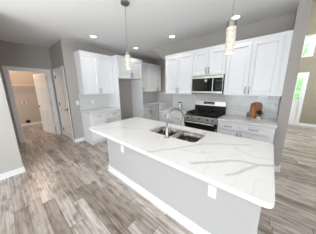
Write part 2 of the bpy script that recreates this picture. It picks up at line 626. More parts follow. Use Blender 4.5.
# laundry door, opened into the laundry, hinged on the right jamb
panel_door('door_2', 0.79, 2.02, (LAX - 0.13, LD1 - 0.035, 0.012), rad(180 + 13))

# ------------------------------------------------------------------ kitchen cabinets


def shaker(name, x0, x1, z0, z1, root, handle=None, rail=0.058, yf=0.0):
    """door or drawer front; its back sits on y=yf, faces -y"""
    bm = bm_new()
    g = 0.004
    x0 += g
    x1 -= g
    z0 += g
    z1 -= g
    rl = min(rail, (z1 - z0) * 0.27)
    box(bm, x0 + rail, x1 - rail, yf - 0.006, yf - 0.001, z0 + rl, z1 - rl)
    for b in ((x0, x0 + rail, z0, z1), (x1 - rail, x1, z0, z1), (x0 + rail, x1 - rail, z0, z0 + rl), (x0 + rail, x1 - rail, z1 - rl, z1)):
        box(bm, b[0], b[1], yf - 0.024, yf - 0.001, b[2], b[3])
    a0, a1, c0, c1 = x0 + rail, x1 - rail, z0 + rl, z1 - rl
    sl_ = min(0.016, (c1 - c0) * 0.12)
    o_ = [bm.verts.new(p) for p in ((a0, yf - 0.023, c0), (a1, yf - 0.023, c0), (a1, yf - 0.023, c1), (a0, yf - 0.023, c1))]
    i_ = [bm.verts.new(p) for p in ((a0 + sl_, yf - 0.0062, c0 + sl_), (a1 - sl_, yf - 0.0062, c0 + sl_), (a1 - sl_, yf - 0.0062, c1 - sl_), (a0 + sl_, yf - 0.0062, c1 - sl_))]
    for k in range(4):
        bm.faces.new((o_[k], o_[(k + 1) % 4], i_[(k + 1) % 4], i_[k]))
    d = obj(name, bm, M['cab'], root)
    if handle:
        hx, hz, vert = handle
        hb = bm_new()
        L = 0.07
        if vert:
            tube(hb, [(hx, yf - 0.054, hz - L), (hx, yf - 0.054, hz + L)], 0.006, 10)
            for s in (-1, 1):
                tube(hb, [(hx, yf - 0.0235, hz + s * 0.05), (hx, yf - 0.054, hz + s * 0.05)], 0.005, 8)
        else:
            tube(hb, [(hx - L, yf - 0.054, hz), (hx + L, yf - 0.054, hz)], 0.006, 10)
            for s in (-1, 1):
                tube(hb, [(hx + s * 0.05, yf - 0.0235, hz), (hx + s * 0.05, yf - 0.054, hz)], 0.005, 8)
        obj('handle', hb, M['pull'], d, smooth=True)
    return d


def crown(root, x0, x1, z, depth, left=True, right=True):
    """small stepped crown along the top front edge"""
    bm = bm_new()
    a = x0 - (0.012 if left else 0)
    b = x1 + (0.012 if right else 0)
    prism(bm, [(-0.034, z + 0.012), (-0.034, z + 0.02), (depth - 0.002, z + 0.02), (depth - 0.002, z - 0.045), (-0.022, z - 0.045), (-0.022, z - 0.02)], a, b, 'x')
    obj('crown_moulding', bm, M['cab'], root)


def wall_cab(label, loc, rz, width, z0, z1, depth, doors, handle_z=0.10, crowned=True, filler=None, group=None, cl=True, cr_=True):
    """doors: list of (x0, x1, handle side)"""
    r = thing('wall_cabinet', label, 'cabinet', loc, rz, group)
    h = z1 - z0
    bm = bm_new()
    box(bm, 0, width, 0, depth, 0, h)
    obj('body', bm, M['cab'], r)
    top = h - 0.05 if crowned else h
    for (a, b, s) in doors:
        hx = b - 0.03 if s == 'r' else a + 0.03
        shaker('door', a, b, 0.0, top, r, (hx, handle_z, True))
    if filler:
        bx('filler_strip', (filler[0], filler[1], -0.018, -0.001, 0, top), M['cab'], r)
    if crowned:
        crown(r, 0, width, h - 0.02, depth, cl, cr_)
    return r


def base_cab(label, loc, rz, width, depth, drawers, doors, filler=None, end_panels=True):
    r = thing('base_cabinet', label, 'cabinet', loc, rz)
    H = 0.878
    bm = bm_new()
    box(bm, 0, width, 0, depth, 0.10, H)
    obj('body', bm, M['cab'], r)
    bx('toe_kick', (0.0, width, 0.06, depth, 0, 0.099), M['cab'], r)
    for (a, b) in drawers:
        shaker('drawer', a, b, 0.705, 0.865, r, ((a + b) / 2, 0.785, False), 0.045)
    for (a, b, s) in doors:
        hx = b - 0.035 if s == 'r' else a + 0.035
        shaker('door', a, b, 0.11, 0.70, r, (hx, 0.61, True))
    if filler:
        bx('filler_strip', (filler[0], filler[1], -0.018, -0.001, 0.10, 0.865), M['cab'], r)
    return r


UF = WRY - 0.33       # upper cabinet body front (range wall)
BF = WRY - 0.60       # base cabinet body front (range wall)
ZU, ZT = 1.373, 2.383
XA, XB, XC, XD = -2.315, -1.499, -0.775, 0.146
wall_cab('white two-door wall cabinet left of the microwave', (XA, UF, ZU), 0, XB - XA - 0.001, ZU, ZT, 0.328,
         [(0.0, 0.408, 'r'), (0.408, XB - XA - 0.001, 'l')], cr_=False)
wall_cab('short white two-door cabinet directly above the microwave', (XB, UF, 1.80), 0, XC - XB - 0.001, 1.80, ZT, 0.328,
         [(0.0, 0.362, 'r'), (0.362, XC - XB - 0.001, 'l')], cl=False, cr_=False)
wall_cab('white two-door wall cabinet above the cutting board, right of the microwave', (XC, UF, ZU), 0, XD - XC - 0.001, ZU, ZT, 0.328,
         [(0.0, 0.418, 'r'), (0.418, 0.832, 'l')], filler=(0.852, XD - XC - 0.001), cl=False, cr_=False)

RX0, RX1 = -1.515, -0.762
base_cab('white base cabinet under the counter left of the range', (-2.285, BF, 0), 0, RX0 - 0.003 + 2.285, 0.598,
         [(0.012, 0.385), (0.385, 0.758)], [(0.012, 0.385, 'r'), (0.385, 0.758, 'l')])
base_cab('white base cabinet with two drawers and doors right of the range', (RX1 + 0.003, BF, 0), 0, 0.889, 0.598 - 0.0,
         [(0.0, 0.397), (0.397, 0.81)], [(0.0, 0.397, 'r'), (0.397, 0.805, 'l')], filler=(0.822, 0.889))

# left wall run (local x -> world +y, fronts face +x)
R90 = rad(90)
ZL = 2.485
wall_cab('white two-door wall cabinet on the left wall beside the fridge space', (WLX + 0.33, 1.465, ZU), R90, 2.362 - 1.465, ZU, ZL, 0.328,
         [(0.0, 0.448, 'r'), (0.448, 2.362 - 1.465, 'l')], cr_=False)
lb_ = base_cab('white base cabinet with two drawers on the left wall, nearest the pantry door', (WLX + 0.59, 1.445, 0), R90, 2.362 - 1.445, 0.588,
         [(0.0, 0.47), (0.47, 0.914)], [(0.0, 0.47, 'r'), (0.47, 0.914, 'l')])
bm = bm_new()
box(bm, -0.013, -0.0005, -0.012, 0.588, 0, 0.095)
box(bm, -0.0005, 0.914, 0.046, 0.0595, 0, 0.07)
obj('base_trim', bm, M['trim'], lb_)
wall_cab('white wall cabinet beyond the fridge space, in the back nook', (WLX + 0.33, 3.372, ZU + 0.02), R90, 1.36, ZU + 0.02, ZL, 0.328,
         [(0.0, 0.235, 'r'), (0.235, 0.655, 'l'), (0.655, 1.09, 'r'), (1.09, 1.36, 'l')], cl=False)
base_cab('white base cabinet beyond the fridge space, on the left wall of the nook', (WLX + 0.59, 3.372, 0), R90, 0.86, 0.588,
         [(0.0, 0.70)], [(0.0, 0.36, 'r'), (0.36, 0.70, 'l')], filler=(0.705, 0.858))
base_cab('white base cabinet along the back wall of the nook', (WLX + 0.60, NKY - 0.59, 0), 0, 1.6, 0.588,
         [(0.08, 0.55), (0.55, 1.02)], [(0.08, 0.55, 'r'), (0.55, 1.02, 'l')], filler=(0.02, 0.075))

# fridge surround: two tall panels and a deep cabinet bridging them
fr = thing('refrigerator_surround', 'tall white cabinet surround of the empty fridge space', 'cabinet', (WLX + 0.597, 2.366, 0), R90)
FW = 3.367 - 2.366
bx('side_panel', (0.0, 0.022, 0.0, 0.595, 0, ZL - 0.06), M['cab'], fr)
bx('side_panel', (FW - 0.022, FW, 0.0, 0.595, 0, ZL - 0.06), M['cab'], fr)
bx('body', (0.0225, FW - 0.0225, 0.0, 0.595, 1.835, ZL - 0.06), M['cab'], fr)
shaker('door', 0.024, FW / 2, 1.835, ZL - 0.065, fr, (FW / 2 - 0.035, 1.945, True))
shaker('door', FW / 2, FW - 0.024, 1.835, ZL - 0.065, fr, (FW / 2 + 0.035, 1.945, True))
crown(fr, 0.0, FW, ZL - 0.02, 0.595, True, False)

# ------------------------------------------------------------------ countertops


def veins(bm, lines, origin):
    lay = bm.verts.layers.float.new('vein')
    rnd = random.Random(3)
    for v in bm.verts:
        best = 0.0
        for pts, w, a in lines:
            for (p, q) in zip(pts, pts[1:]):
                p_, q_ = Vector(p), Vector(q)
                x = Vector((v.co.x + origin[0], v.co.y + origin[1]))
                d = q_ - p_
                k = max(0, min(1, (x - p_).dot(d) / d.length_squared))
                dist = (x - p_ - d * k).length
                if dist < w * 2.5:
                    best = max(best, a * math.exp(-(dist / w) ** 2))
        v[lay] = best


def slab(name, outline, holes, z0, z1, m_, loc, vein=None, step=0.02, parent=None):
    """slab with holes; outline in local xy"""
    bm = bm_new()
    loops = [outline] + holes
    rings = []
    edges = []
    for lp in loops:
        vs = [bm.verts.new((p[0], p[1], z1)) for p in lp]
        rings.append(vs)
        edges += [bm.edges.new((vs[i], vs[(i + 1) % len(vs)])) for i in range(len(vs))]
    bmesh.ops.triangle_fill(bm, use_beauty=True, use_dissolve=False, edges=edges)
    top_faces = bm.faces[:]
    mp = {}
    for vs in rings:
        for v in vs:
            mp[v] = bm.verts.new((v.co.x, v.co.y, z0))
    for f in top_faces:
        bm.faces.new([mp[v] for v in reversed(f.verts)])
    for vs in rings:
        for i in range(len(vs)):
            a, b = vs[i], vs[(i + 1) % len(vs)]
            bm.faces.new((a, b, mp[b], mp[a]))
    if vein:
        xs = [p[0] for p in outline]
        ys = [p[1] for p in outline]
        x = min(xs) + step
        while x < max(xs) - 1e-4:
            bmesh.ops.bisect_plane(bm, geom=bm.verts[:] + bm.edges[:] + bm.faces[:], plane_co=(x, 0, 0), plane_no=(1, 0, 0))
            x += step
        y = min(ys) + step
        while y < max(ys) - 1e-4:
            bmesh.ops.bisect_plane(bm, geom=bm.verts[:] + bm.edges[:] + bm.faces[:], plane_co=(0, y, 0), plane_no=(0, 1, 0))
            y += step
        veins(bm, vein, loc)
    o = obj(name, bm, m_, parent)
    o.location = loc
    return o


CT0, CT1 = 0.879, 0.914
IX0, IX1, IY0, IY1 = -2.20, 0.092, 0.835, 1.865
SX0, SX1, SY0, SY1 = -1.355, -0.585, 1.325, 1.745
VE = [
    ([(-1.98, 0.9), (-1.83, 1.17), (-1.70, 1.22), (-1.58, 1.25), (-1.46, 1.31)], 0.012, 0.6),
    ([(-0.86, 0.835), (-0.82, 0.88), (-0.77, 0.97), (-0.72, 1.03), (-0.66, 1.13), (-0.60, 1.23), (-0.51, 1.37), (-0.43, 1.43), (-0.35, 1.50), (-0.26, 1.55), (-0.1, 1.66)], 0.013, 0.8),
    ([(-0.43, 0.93), (-0.37, 1.00), (-0.29, 1.07), (-0.21, 1.165), (-0.13, 1.225), (-0.06, 1.235), (0.02, 1.26), (0.10, 1.32)], 0.013, 1.0),
    ([(-0.17, 0.95), (-0.14, 0.985), (-0.11, 1.03), (-0.085, 1.09), (-0.05, 1.16), (-0.01, 1.235)], 0.012, 0.9),
    ([(-0.72, 1.03), (-0.62, 1.10), (-0.48, 1.13), (-0.38, 1.2)], 0.012, 0.3),
    ([(-0.3, 1.62), (-0.18, 1.44), (-0.04, 1.38), (0.09, 1.42)], 0.014, 0.3),
    ([(-1.45, 0.835), (-1.36, 0.95), (-1.2, 1.02), (-1.05, 1.2)], 0.012, 0.25),
]
ic = slab('island_countertop', rrect(IX0, IX1, IY0, IY1, 0.045), [rrect(SX0, SX1, SY0, SY1, 0.07)], CT0, CT1, M['quartz'], (0, 0, 0), VE, 0.011)
tag(ic, 'white veined quartz countertop on the kitchen island', 'countertop')
bv = ic.modifiers.new('bevel', 'BEVEL')
bv.width = 0.004
bv.segments = 2
bv.limit_method = 'ANGLE'
bv.angle_limit = rad(60)


def counter(label, x0, x1, y0, y1, vein):
    o = slab('countertop', [(x0, y0), (x1, y0), (x1, y1), (x0, y1)], [], CT0, CT1, M['quartz'], (0, 0, 0), vein, 0.03)
    return tag(o, label, 'countertop')


counter('white quartz countertop right of the range, under the cutting board', RX1 + 0.002, 0.146, WRY - 0.645, WRY - 0.002,
        [([(-0.7, 2.8), (-0.5, 3.0), (-0.3, 3.05), (-0.1, 3.3)], 0.02, 0.5), ([(-0.3, 3.05), (0.1, 2.95)], 0.02, 0.4)])
counter('white quartz countertop left of the range, under the glass jar', -2.30, RX0 - 0.002, WRY - 0.645, WRY - 0.002,
        [([(-2.2, 2.8), (-1.9, 3.1), (-1.6, 3.2)], 0.02, 0.4)])
counter('white quartz countertop on the left wall beside the fridge space', WLX + 0.002, WLX + 0.645, 1.43, 2.364,
        [([(-4.1, 1.6), (-3.8, 1.9), (-3.6, 2.2)], 0.02, 0.4)])
o = slab('countertop', [(WLX + 0.002, 3.37), (WLX + 0.645, 3.37), (WLX + 0.645, NKY - 0.635), (-1.97, NKY - 0.635), (-1.97, NKY - 0.002), (WLX + 0.002, NKY - 0.002)], [],
         CT0, CT1, M['quartz'], (0, 0, 0))
tag(o, 'L-shaped white countertop in the nook beyond the fridge space', 'countertop')

# ------------------------------------------------------------------ tiled backsplashes


def tiles(label, loc, rz, length, height, tw_=0.152, th=0.076):
    """running-bond glazed tiles on a grout bed; local x along, face to -y"""
    r = thing('tile_backsplash', label, 'backsplash', loc, rz)
    bx('grout_bed', (0, length, -0.004, -0.0005, 0, height), M['grout'], r)
    bm = bm_new()
    z = 0.0
    k = 0
    rnd = random.Random(5)
    while z < height - 0.01:
        x = -(tw_ / 2) * (k % 2)
        while x < length - 0.005:
            a, b = max(x, 0) + 0.0035, min(x + tw_, length) - 0.0035
            c, d = z + 0.0035, min(z + th, height) - 0.0035
            if b - a > 0.01:
                t0 = [-0.0095 + rnd.uniform(-0.0006, 0.0006) for _ in range(2)]
                s0 = rnd.uniform(-0.0006, 0.0006)
                vs = [bm.verts.new(p) for p in ((a, t0[0] - s0, c), (b, t0[1] - s0, c), (b, t0[1] + s0, d), (a, t0[0] + s0, d))]
                bs = [bm.verts.new((v.co.x, -0.004, v.co.z)) for v in vs]
                bm.faces.new(vs)
                for i in range(4):
                    bm.faces.new((vs[i], vs[(i + 1) % 4], bs[(i + 1) % 4], bs[i]))
            x += tw_
        z += th
        k += 1
    obj('tiles', bm, M['tile'], r)
    return r


TZ = CT1 + 0.001
tiles('white glossy subway tile backsplash behind the range', (-2.30, WRY, TZ), 0, 2.445, ZU - TZ - 0.001)
tiles('white subway tile backsplash on the left wall beside the fridge space', (WLX, 1.44, TZ), R90, 2.364 - 1.44, ZU - TZ - 0.001)
tiles('white subway tile backsplash on the left wall of the nook', (WLX, 3.37, TZ), R90, NKY - 3.38, ZU - TZ)
tiles('white subway tile backsplash on the back wall of the nook', (WLX + 0.01, NKY, TZ), 0, 2.19, ZU - TZ)

# ------------------------------------------------------------------ island
isl = thing('kitchen_island', 'long grey kitchen island base under the veined countertop', 'kitchen island', (0, 0, 0))
BX0, BX1, BY0, BY1 = -2.175, 0.052, 1.122, 1.835
bm = bm_new()
# hollow under the sink: end blocks, front wall, cabinet side
box(bm, BX0, BX0 + 0.66, BY0, BY1, 0, 0.878)
box(bm, BX1 - 0.56, BX1, BY0, BY1, 0, 0.878)
box(bm, BX0 + 0.66, BX1 - 0.56, BY0, BY0 + 0.12, 0, 0.878)
box(bm, BX0 + 0.66, BX1 - 0.56, BY1 - 0.02, BY1, 0, 0.878)
box(bm, BX0 + 0.66, BX1 - 0.56, BY0 + 0.12, BY1 - 0.02, 0, 0.60)
obj('body', bm, M['isl'], isl)
bm = bm_new()
t_ = 0.016
for (a, b, c, d) in ((BX0 - t_, BX1 + t_, BY0 - t_, BY0), (BX0 - t_, BX0, BY0, BY1), (BX1, BX1 + t_, BY0, BY1)):
    box(bm, a, b, c, d, 0, 0.115)
box(bm, BX0 - t_ - 0.012, BX1 + t_ + 0.012, BY0 - t_ - 0.012, BY0 - t_, 0, 0.02)
obj('baseboard', bm, M['trim'], isl, 0.003)
for k in range(5):
    w_ = (BX1 - BX0 - 0.04) / 5
    s_ = 'r' if k % 2 == 0 else 'l'
    bm = bm_new()
    a = BX0 + 0.02 + k * w_
    for q in ((a + 0.002, a + 0.06, 0.11, 0.865), (a + w_ - 0.06, a + w_ - 0.002, 0.11, 0.865), (a + 0.06, a + w_ - 0.06, 0.11, 0.17), (a + 0.06, a + w_ - 0.06, 0.805, 0.865)):
        box(bm, q[0], q[1], BY1 + 0.001, BY1 + 0.02, q[2], q[3])
    box(bm, a + 0.06, a + w_ - 0.06, BY1 + 0.001, BY1 + 0.011, 0.17, 0.805)
    d = obj('door', bm, M['isl'], isl)

# sink
sk = thing('kitchen_sink', 'stainless double-bowl undermount sink in the island countertop', 'sink', ((SX0 + SX1) / 2, (SY0 + SY1) / 2, 0.68))
ox, oy, oz = sk.location
DIV = -0.972


def bowl(x0, x1, y0, y1):
    bm = bm_new()
    zt, zb = 0.8775 - oz, 0.70 - oz
    prof = [(0.0, zt), (0.004, zt - 0.08), (0.010, zb + 0.03), (0.03, zb + 0.006), (0.06, zb)]
    rings = []
    for ins, z in prof:
        rings.append([bm.verts.new((p[0] - ox, p[1] - oy, z)) for p in rrect(x0 + ins, x1 - ins, y0 + ins, y1 - ins, max(0.07 - ins * 0.3, 0.03))])
    cx, cy = (x0 + x1) / 2 - ox, (y0 + y1) / 2 - oy
    n = len(rings[0])
    rings.append([bm.verts.new((cx + (v.co.x - cx) * 0.18, cy + (v.co.y - cy) * 0.18, zb - 0.004)) for v in rings[-1]])
    for a, b in zip(rings, rings[1:]):
        for i in range(n):
            bm.faces.new((a[i], a[(i + 1) % n], b[(i + 1) % n], b[i]))
    bm.faces.new(rings[-1])
    o_ = obj('bowl', bm, M['sinksteel'], sk, smooth=True)
    so = o_.modifiers.new('thickness', 'SOLIDIFY')
    so.thickness = 0.003
    so.offset = 0
    db = bm_new()
    lathe(db, [(0, 0.004), (0.018, 0.004), (0.022, 0.008), (0.042, 0.008), (0.044, 0.0)], (cx, cy, zb - 0.001), 20)
    obj('drain', db, M['nickel'], o_, smooth=True)


bowl(SX0 - 0.002, DIV - 0.014, SY0 - 0.002, SY1 + 0.002)
bowl(DIV + 0.014, SX1 + 0.002, SY0 - 0.002, SY1 + 0.002)
bm = bm_new()
prism(bm, [(DIV - 0.016 - ox, 0.16), (DIV + 0.016 - ox, 0.16), (DIV + 0.014 - ox, 0.188), (DIV + 0.008 - ox, 0.194), (DIV - 0.008 - ox, 0.194), (DIV - 0.014 - ox, 0.188)],
      SY0 - oy - 0.002, SY1 - oy + 0.002, 'y')
obj('divider', bm, M['steel'], sk, smooth=True)

# faucet
fx, fy_ = -0.935, 1.275
fa = thing('kitchen_faucet', 'brushed nickel gooseneck faucet behind the island sink', 'faucet', (fx, fy_, CT1))
bm = bm_new()
lathe(bm, [(0, 0), (0.031, 0), (0.031, 0.006), (0.026, 0.012), (0.0225, 0.02), (0.021, 0.13), (0.018, 0.14), (0, 0.14)], (0, 0, 0.0005), 22)
obj('base', bm, M['nickel'], fa, smooth=True)
dx, dy = 0.50, 0.866
pts = [(0, 0, 0.13), (0, 0, 0.20), (0, 0, 0.25)]
R_ = 0.112
for k in range(1, 19):
    a = PI - PI * k / 18 * 1.03
    q = R_ + R_ * math.cos(a)
    pts.append((dx * q, dy * q, 0.25 + R_ * math.sin(a) * 1.02))
bm = bm_new()
tube(bm, pts, 0.0135, 14)
obj('spout', bm, M['nickel'], fa, smooth=True)
e_ = Vector(pts[-1])
dd = (Vector(pts[-1]) - Vector(pts[-2])).normalized()
bm = bm_new()
tube(bm, [e_ - dd * 0.004, e_ + dd * 0.03, e_ + dd * 0.09], 0.0165, 14, 0.020)
obj('spray_head', bm, M['nickel'], fa, smooth=True)
bm = bm_new()
tube(bm, [(0.02, 0, 0.085), (0.045, 0, 0.085)], 0.012, 12)
tube(bm, [(0.04, 0, 0.085), (0.058, -0.01, 0.13), (0.066, -0.018, 0.17)], 0.006, 10)
obj('handle', bm, M['nickel'], fa, smooth=True)

# ------------------------------------------------------------------ range
RW = RX1 - RX0
RYF = WRY - 0.645
rg = thing('kitchen_range', 'stainless and black gas range between the base cabinets', 'range', (RX0, RYF, 0))
D = 0.63
bx('body', (0.002, RW - 0.002, 0.03, D, 0.02, 0.905), M['steel'], rg)
bx('cooktop', (0.0, RW, -0.005, D - 0.06, 0.906, 0.922), M['black'], rg, 0.004)
cp = bx('control_panel', (0.002, RW - 0.002, -0.012, 0.029, 0.785, 0.904), M['steel'], rg, 0.005)
for k, xk in enumerate((0.10, 0.20, 0.377, 0.555, 0.655)):
    kb = bm_new()
    tube(kb, [(xk, -0.013, 0.852), (xk, -0.02, 0.852)], 0.027, 18)
    tube(kb, [(xk, -0.02, 0.852), (xk, -0.05, 0.852)], 0.021, 18, 0.018)
    box(kb, xk - 0.003, xk + 0.003, -0.053, -0.045, 0.852, 0.87)
    obj('knob', kb, M['nickel'], cp, smooth=True)
dr = bx('oven_door', (0.006, RW - 0.006, -0.012, 0.029, 0.215, 0.78), M['blackglass'], rg, 0.006)
bm = bm_new()
for q in ((0.006, RW - 0.006, 0.215, 0.26), (0.006, 0.03, 0.26, 0.68), (RW - 0.03, RW - 0.006, 0.26, 0.68)):
    box(bm, q[0], q[1], -0.0165, -0.0125, q[2], q[3])
obj('door_frame', bm, M['steel'], dr)
hb = bm_new()
tube(hb, [(0.05, -0.06, 0.765), (RW - 0.05, -0.06, 0.765)], 0.015, 12)
for xk in (0.07, RW - 0.07):
    tube(hb, [(xk, -0.017, 0.765), (xk, -0.06, 0.765)], 0.009, 10)
obj('handle', hb, M['steel'], dr, smooth=True)
w2 = bx('storage_drawer', (0.006, RW - 0.006, -0.008, 0.029, 0.05, 0.205), M['steel'], rg, 0.005)
# grates: three cast iron sections
for k in range(3):
    gb = bm_new()
    a, b = 0.03 + k * 0.232, 0.03 + (k + 1) * 0.232 - 0.006
    z0, z1 = 0.946, 0.976
    for yy in (0.05, 0.28, 0.50):
        box(gb, a, b, yy, yy + 0.014, z0, z1)
    for xx in (a, (a + b) / 2 - 0.007, b - 0.014):
        box(gb, xx, xx + 0.014, 0.05, 0.514, z0, z1)
    for yy in (0.16, 0.39):
        box(gb, a + 0.03, b - 0.03, yy, yy + 0.012, z0 + 0.002, z1)
    for xx in (a, b - 0.014):
        for yy in (0.05, 0.50):
            box(gb, xx, xx + 0.014, yy, yy + 0.014, 0.9225, z0)
    obj('grate', gb, M['iron'], rg)
for (xk, yk, rr) in ((0.145, 0.16, 0.045), (0.145, 0.40, 0.038), (0.377, 0.28, 0.05), (0.61, 0.16, 0.038), (0.61, 0.40, 0.045)):
    bb = bm_new()
    lathe(bb, [(0, 0), (rr, 0), (rr, 0.008), (rr * 0.8, 0.010), (rr * 0.8, 0.018), (0, 0.019)], (xk, yk, 0.9225), 20)
    obj('burner', bb, M['iron'], rg, smooth=True)
# backguard: black lower riser, slanted stainless panel with display
bm = bm_new()
prism(bm, [(D - 0.075, 0.906), (D - 0.075, 1.09), (D, 1.09), (D, 0.906)], 0.0, RW, 'x')
obj('riser', bm, M['black'], rg, 0.004)
bm = bm_new()
prism(bm, [(D - 0.085, 1.091), (D - 0.055, 1.205), (D - 0.01, 1.212), (D, 1.091)], 0.0, RW, 'x')
bg = obj('backguard', bm, M['steel'], rg, 0.005)
bm = bm_new()
n_ = Vector((0, -0.114, 0.03)).normalized()
def bgp(x, s, off):
    return Vector((x, D - 0.085 + 0.03 * s, 1.091 + 0.114 * s)) + n_ * off
def bgplate(bm, x0, x1, s0, s1, off=0.003):
    q = [bgp(x0, s0, 0.0005), bgp(x1, s0, 0.0005), bgp(x1, s1, 0.0005), bgp(x0, s1, 0.0005)]
    p = [bgp(x0, s0, off), bgp(x1, s0, off), bgp(x1, s1, off), bgp(x0, s1, off)]
    a = [bm.verts.new(v) for v in q]
    b = [bm.verts.new(v) for v in p]
    bm.faces.new(a[::-1])
    bm.faces.new(b)
    for i in range(4):
        bm.faces.new((a[i], a[(i + 1) % 4], b[(i + 1) % 4], b[i]))
bgplate(bm, 0.23, 0.50, 0.28, 0.82)
ds = obj('display', bm, M['blackglass'], bg)
bm = bm_new()
for k in range(5):
    bgplate(bm, 0.25 + k * 0.05, 0.285 + k * 0.05, 0.40, 0.55, 0.0042)
obj('button_row', bm, mat('grey_print', rgb(130, 132, 135), 0.5), ds)

# ------------------------------------------------------------------ microwave
MX0, MX1 = XB + 0.003, XC - 0.003
MW = MX1 - MX0
MZ0, MZ1 = 1.392, 1.798
mw = thing('microwave', 'stainless over-the-range microwave with black glass door', 'microwave', (MX0, WRY - 0.40, MZ0))
MH = MZ1 - MZ0
bx('body', (0, MW, 0.022, 0.398, 0, MH), M['black'], mw)
md = bm_new()
dw = MW
box(md, 0.012, dw - 0.012, 0.0, 0.021, 0.012, 0.055)
box(md, 0.012, dw - 0.012, 0.0, 0.021, MH - 0.065, MH - 0.003)
box(md, 0.012, 0.02, 0.0, 0.021, 0.055, MH - 0.065)
box(md, dw - 0.02, dw - 0.012, 0.0, 0.021, 0.055, MH - 0.065)
door = obj('door', md, M['steel'], mw, 0.002)
bx('window', (0.0205, 0.50, 0.003, 0.020, 0.0555, MH - 0.0655), M['blackglass'], door)
hb = bm_new()
tube(hb, [(0.515, -0.04, 0.04), (0.515, -0.04, MH - 0.055)], 0.009, 12)
for zz in (0.065, MH - 0.075):
    tube(hb, [(0.515, 0.003, zz), (0.515, -0.04, zz)], 0.008, 8)
obj('handle', hb, M['steel'], door, smooth=True)
cpn = bx('control_panel', (0.505, dw - 0.0205, 0.003, 0.020, 0.0555, MH - 0.0655), M['blackglass'], mw)
kb = bm_new()
for i in range(3):
    for j in range(5):
        box(kb, 0.565 + i * 0.042, 0.595 + i * 0.042, 0.0015, 0.0028, 0.075 + j * 0.034, 0.09 + j * 0.034)
obj('keypad', kb, mat('keypad_print', rgb(62, 64, 66), 0.5), cpn)
bx('clock_display', (0.56, 0.685, 0.0015, 0.0028, 0.258, 0.30), mat('dim_display', rgb(40, 60, 66), 0.2), cpn)
vb = bm_new()
for i in range(9):
    box(vb, 0.03 + i * 0.074, 0.09 + i * 0.074, -0.0012, -0.0002, MH - 0.018, MH - 0.008)
obj('vent_slots', vb, M['slot'], mw)

# ------------------------------------------------------------------ small things on the counter
TOP = CT1 + 0.001
# leaning boards: local upright board, tilted about its foot
def board(label, loc, w, h, th, m_, tilt, round_top):
    bm = bm_new()
    pts = [(-w / 2, 0), (w / 2, 0)]
    if round_top:
        c = h - w * 0.36
        pts = [(-w / 2, 0.0), (w / 2, 0.0)]
        for k in range(0, 13):
            a = PI * k / 12
            pts.append((w / 2 * math.cos(a), c + w * 0.36 * math.sin(a) ** 0.75))
    else:
        pts += [(w / 2, h - 0.05), (0.02, h - 0.035), (0.02, h), (-0.02, h), (-0.02, h - 0.035), (-w / 2, h - 0.05)]
    prism(bm, pts, -th, 0, 'y')
    o = obj('cutting_board', bm, m_, None, 0.004)
    o.location = loc
    o.rotation_euler = (-tilt, 0, 0)
    return tag(o, label, 'cutting board')


board('wide round-topped wooden cutting board leaning on the backsplash', (-0.195, 3.352, TOP + 0.001), 0.20, 0.315, 0.02, M['wood'], rad(9), True)
board('narrow orange-brown wooden board leaning in front of the wide cutting board', (-0.235, 3.318, TOP + 0.001), 0.075, 0.23, 0.014, M['wood2'], rad(9), False)

pl = thing('potted_plant', 'small dark green plant in a white pot by the cutting board', 'potted plant', (-0.125, 3.215, TOP))
bm = bm_new()
lathe(bm, [(0, 0), (0.034, 0), (0.036, 0.004), (0.040, 0.048), (0.042, 0.052), (0.038, 0.052), (0.036, 0.046), (0, 0.045)], (0, 0, 0), 22)
obj('pot', bm, M['pot'], pl, smooth=True)
bm = bm_new()
lathe(bm, [(0, 0.0455), (0.035, 0.0455), (0.035, 0.048), (0, 0.049)], (0, 0, 0), 18)
obj('soil', bm, M['soil'], pl)
bm = bm_new()
rnd = random.Random(11)
for k in range(110):
    a = rnd.uniform(0, 2 * PI)
    el = rnd.uniform(0.1, 1.5)
    r0 = rnd.uniform(0.02, 0.07)
    c = Vector((math.cos(a) * math.cos(el) * r0, math.sin(a) * math.cos(el) * r0, 0.095 + math.sin(el) * r0 * 0.95))
    d = (c - Vector((0, 0, 0.08))).normalized()
    s = d.cross(Vector((rnd.random(), rnd.random(), rnd.random()))).normalized()
    nrm = s.cross(d)
    L = rnd.uniform(0.022, 0.034)
    w = L * 0.38
    v = [bm.verts.new(p) for p in (c - d * L * 0.5, c + s * w + nrm * 0.003, c + d * L * 0.55, c - s * w + nrm * 0.003)]
    bm.faces.new((v[0], v[1], v[2]))
    bm.faces.new((v[0], v[2], v[3]))
for k in range(7):
    a = 2 * PI * k / 7
    tube(bm, [(0.01 * math.cos(a), 0.01 * math.sin(a), 0.06), (0.035 * math.cos(a), 0.035 * math.sin(a), 0.115)], 0.002, 5)
obj('leaves', bm, M['leaf'], pl)

sj = thing('spice_jar', 'small grey glass jar left of the cutting boards', 'jar', (-0.318, 3.28, TOP))
bm = bm_new()
lathe(bm, [(0, 0), (0.018, 0), (0.02, 0.005), (0.02, 0.075), (0.015, 0.09), (0, 0.09)], (0, 0, 0), 18)
obj('glass', bm, mat('smoky_glass', rgb(120, 124, 120), 0.15, 0, Alpha=0.8), sj, smooth=True)
bm = bm_new()
lathe(bm, [(0, 0.0905), (0.016, 0.0905), (0.016, 0.11), (0, 0.112)], (0, 0, 0), 16)
obj('lid', bm, M['nickel'], sj, smooth=True)

gj = thing('glass_canister', 'clear glass canister with dark lid left of the range', 'canister', (-1.905, 3.20, TOP))
bm = bm_new()
lathe(bm, [(0, 0), (0.056, 0), (0.06, 0.006), (0.06, 0.15), (0.042, 0.19), (0.042, 0.205), (0.039, 0.205), (0.039, 0.188), (0.056, 0.148), (0.056, 0.01), (0, 0.008)], (0, 0, 0), 24)
obj('glass', bm, M['jarglass'], gj, smooth=True)
bm = bm_new()
lathe(bm, [(0, 0.2055), (0.047, 0.2055), (0.047, 0.228), (0.044, 0.232), (0, 0.232)], (0, 0, 0), 20)
obj('lid', bm, M['slot'], gj, smooth=True)

# ------------------------------------------------------------------ outlets and switch


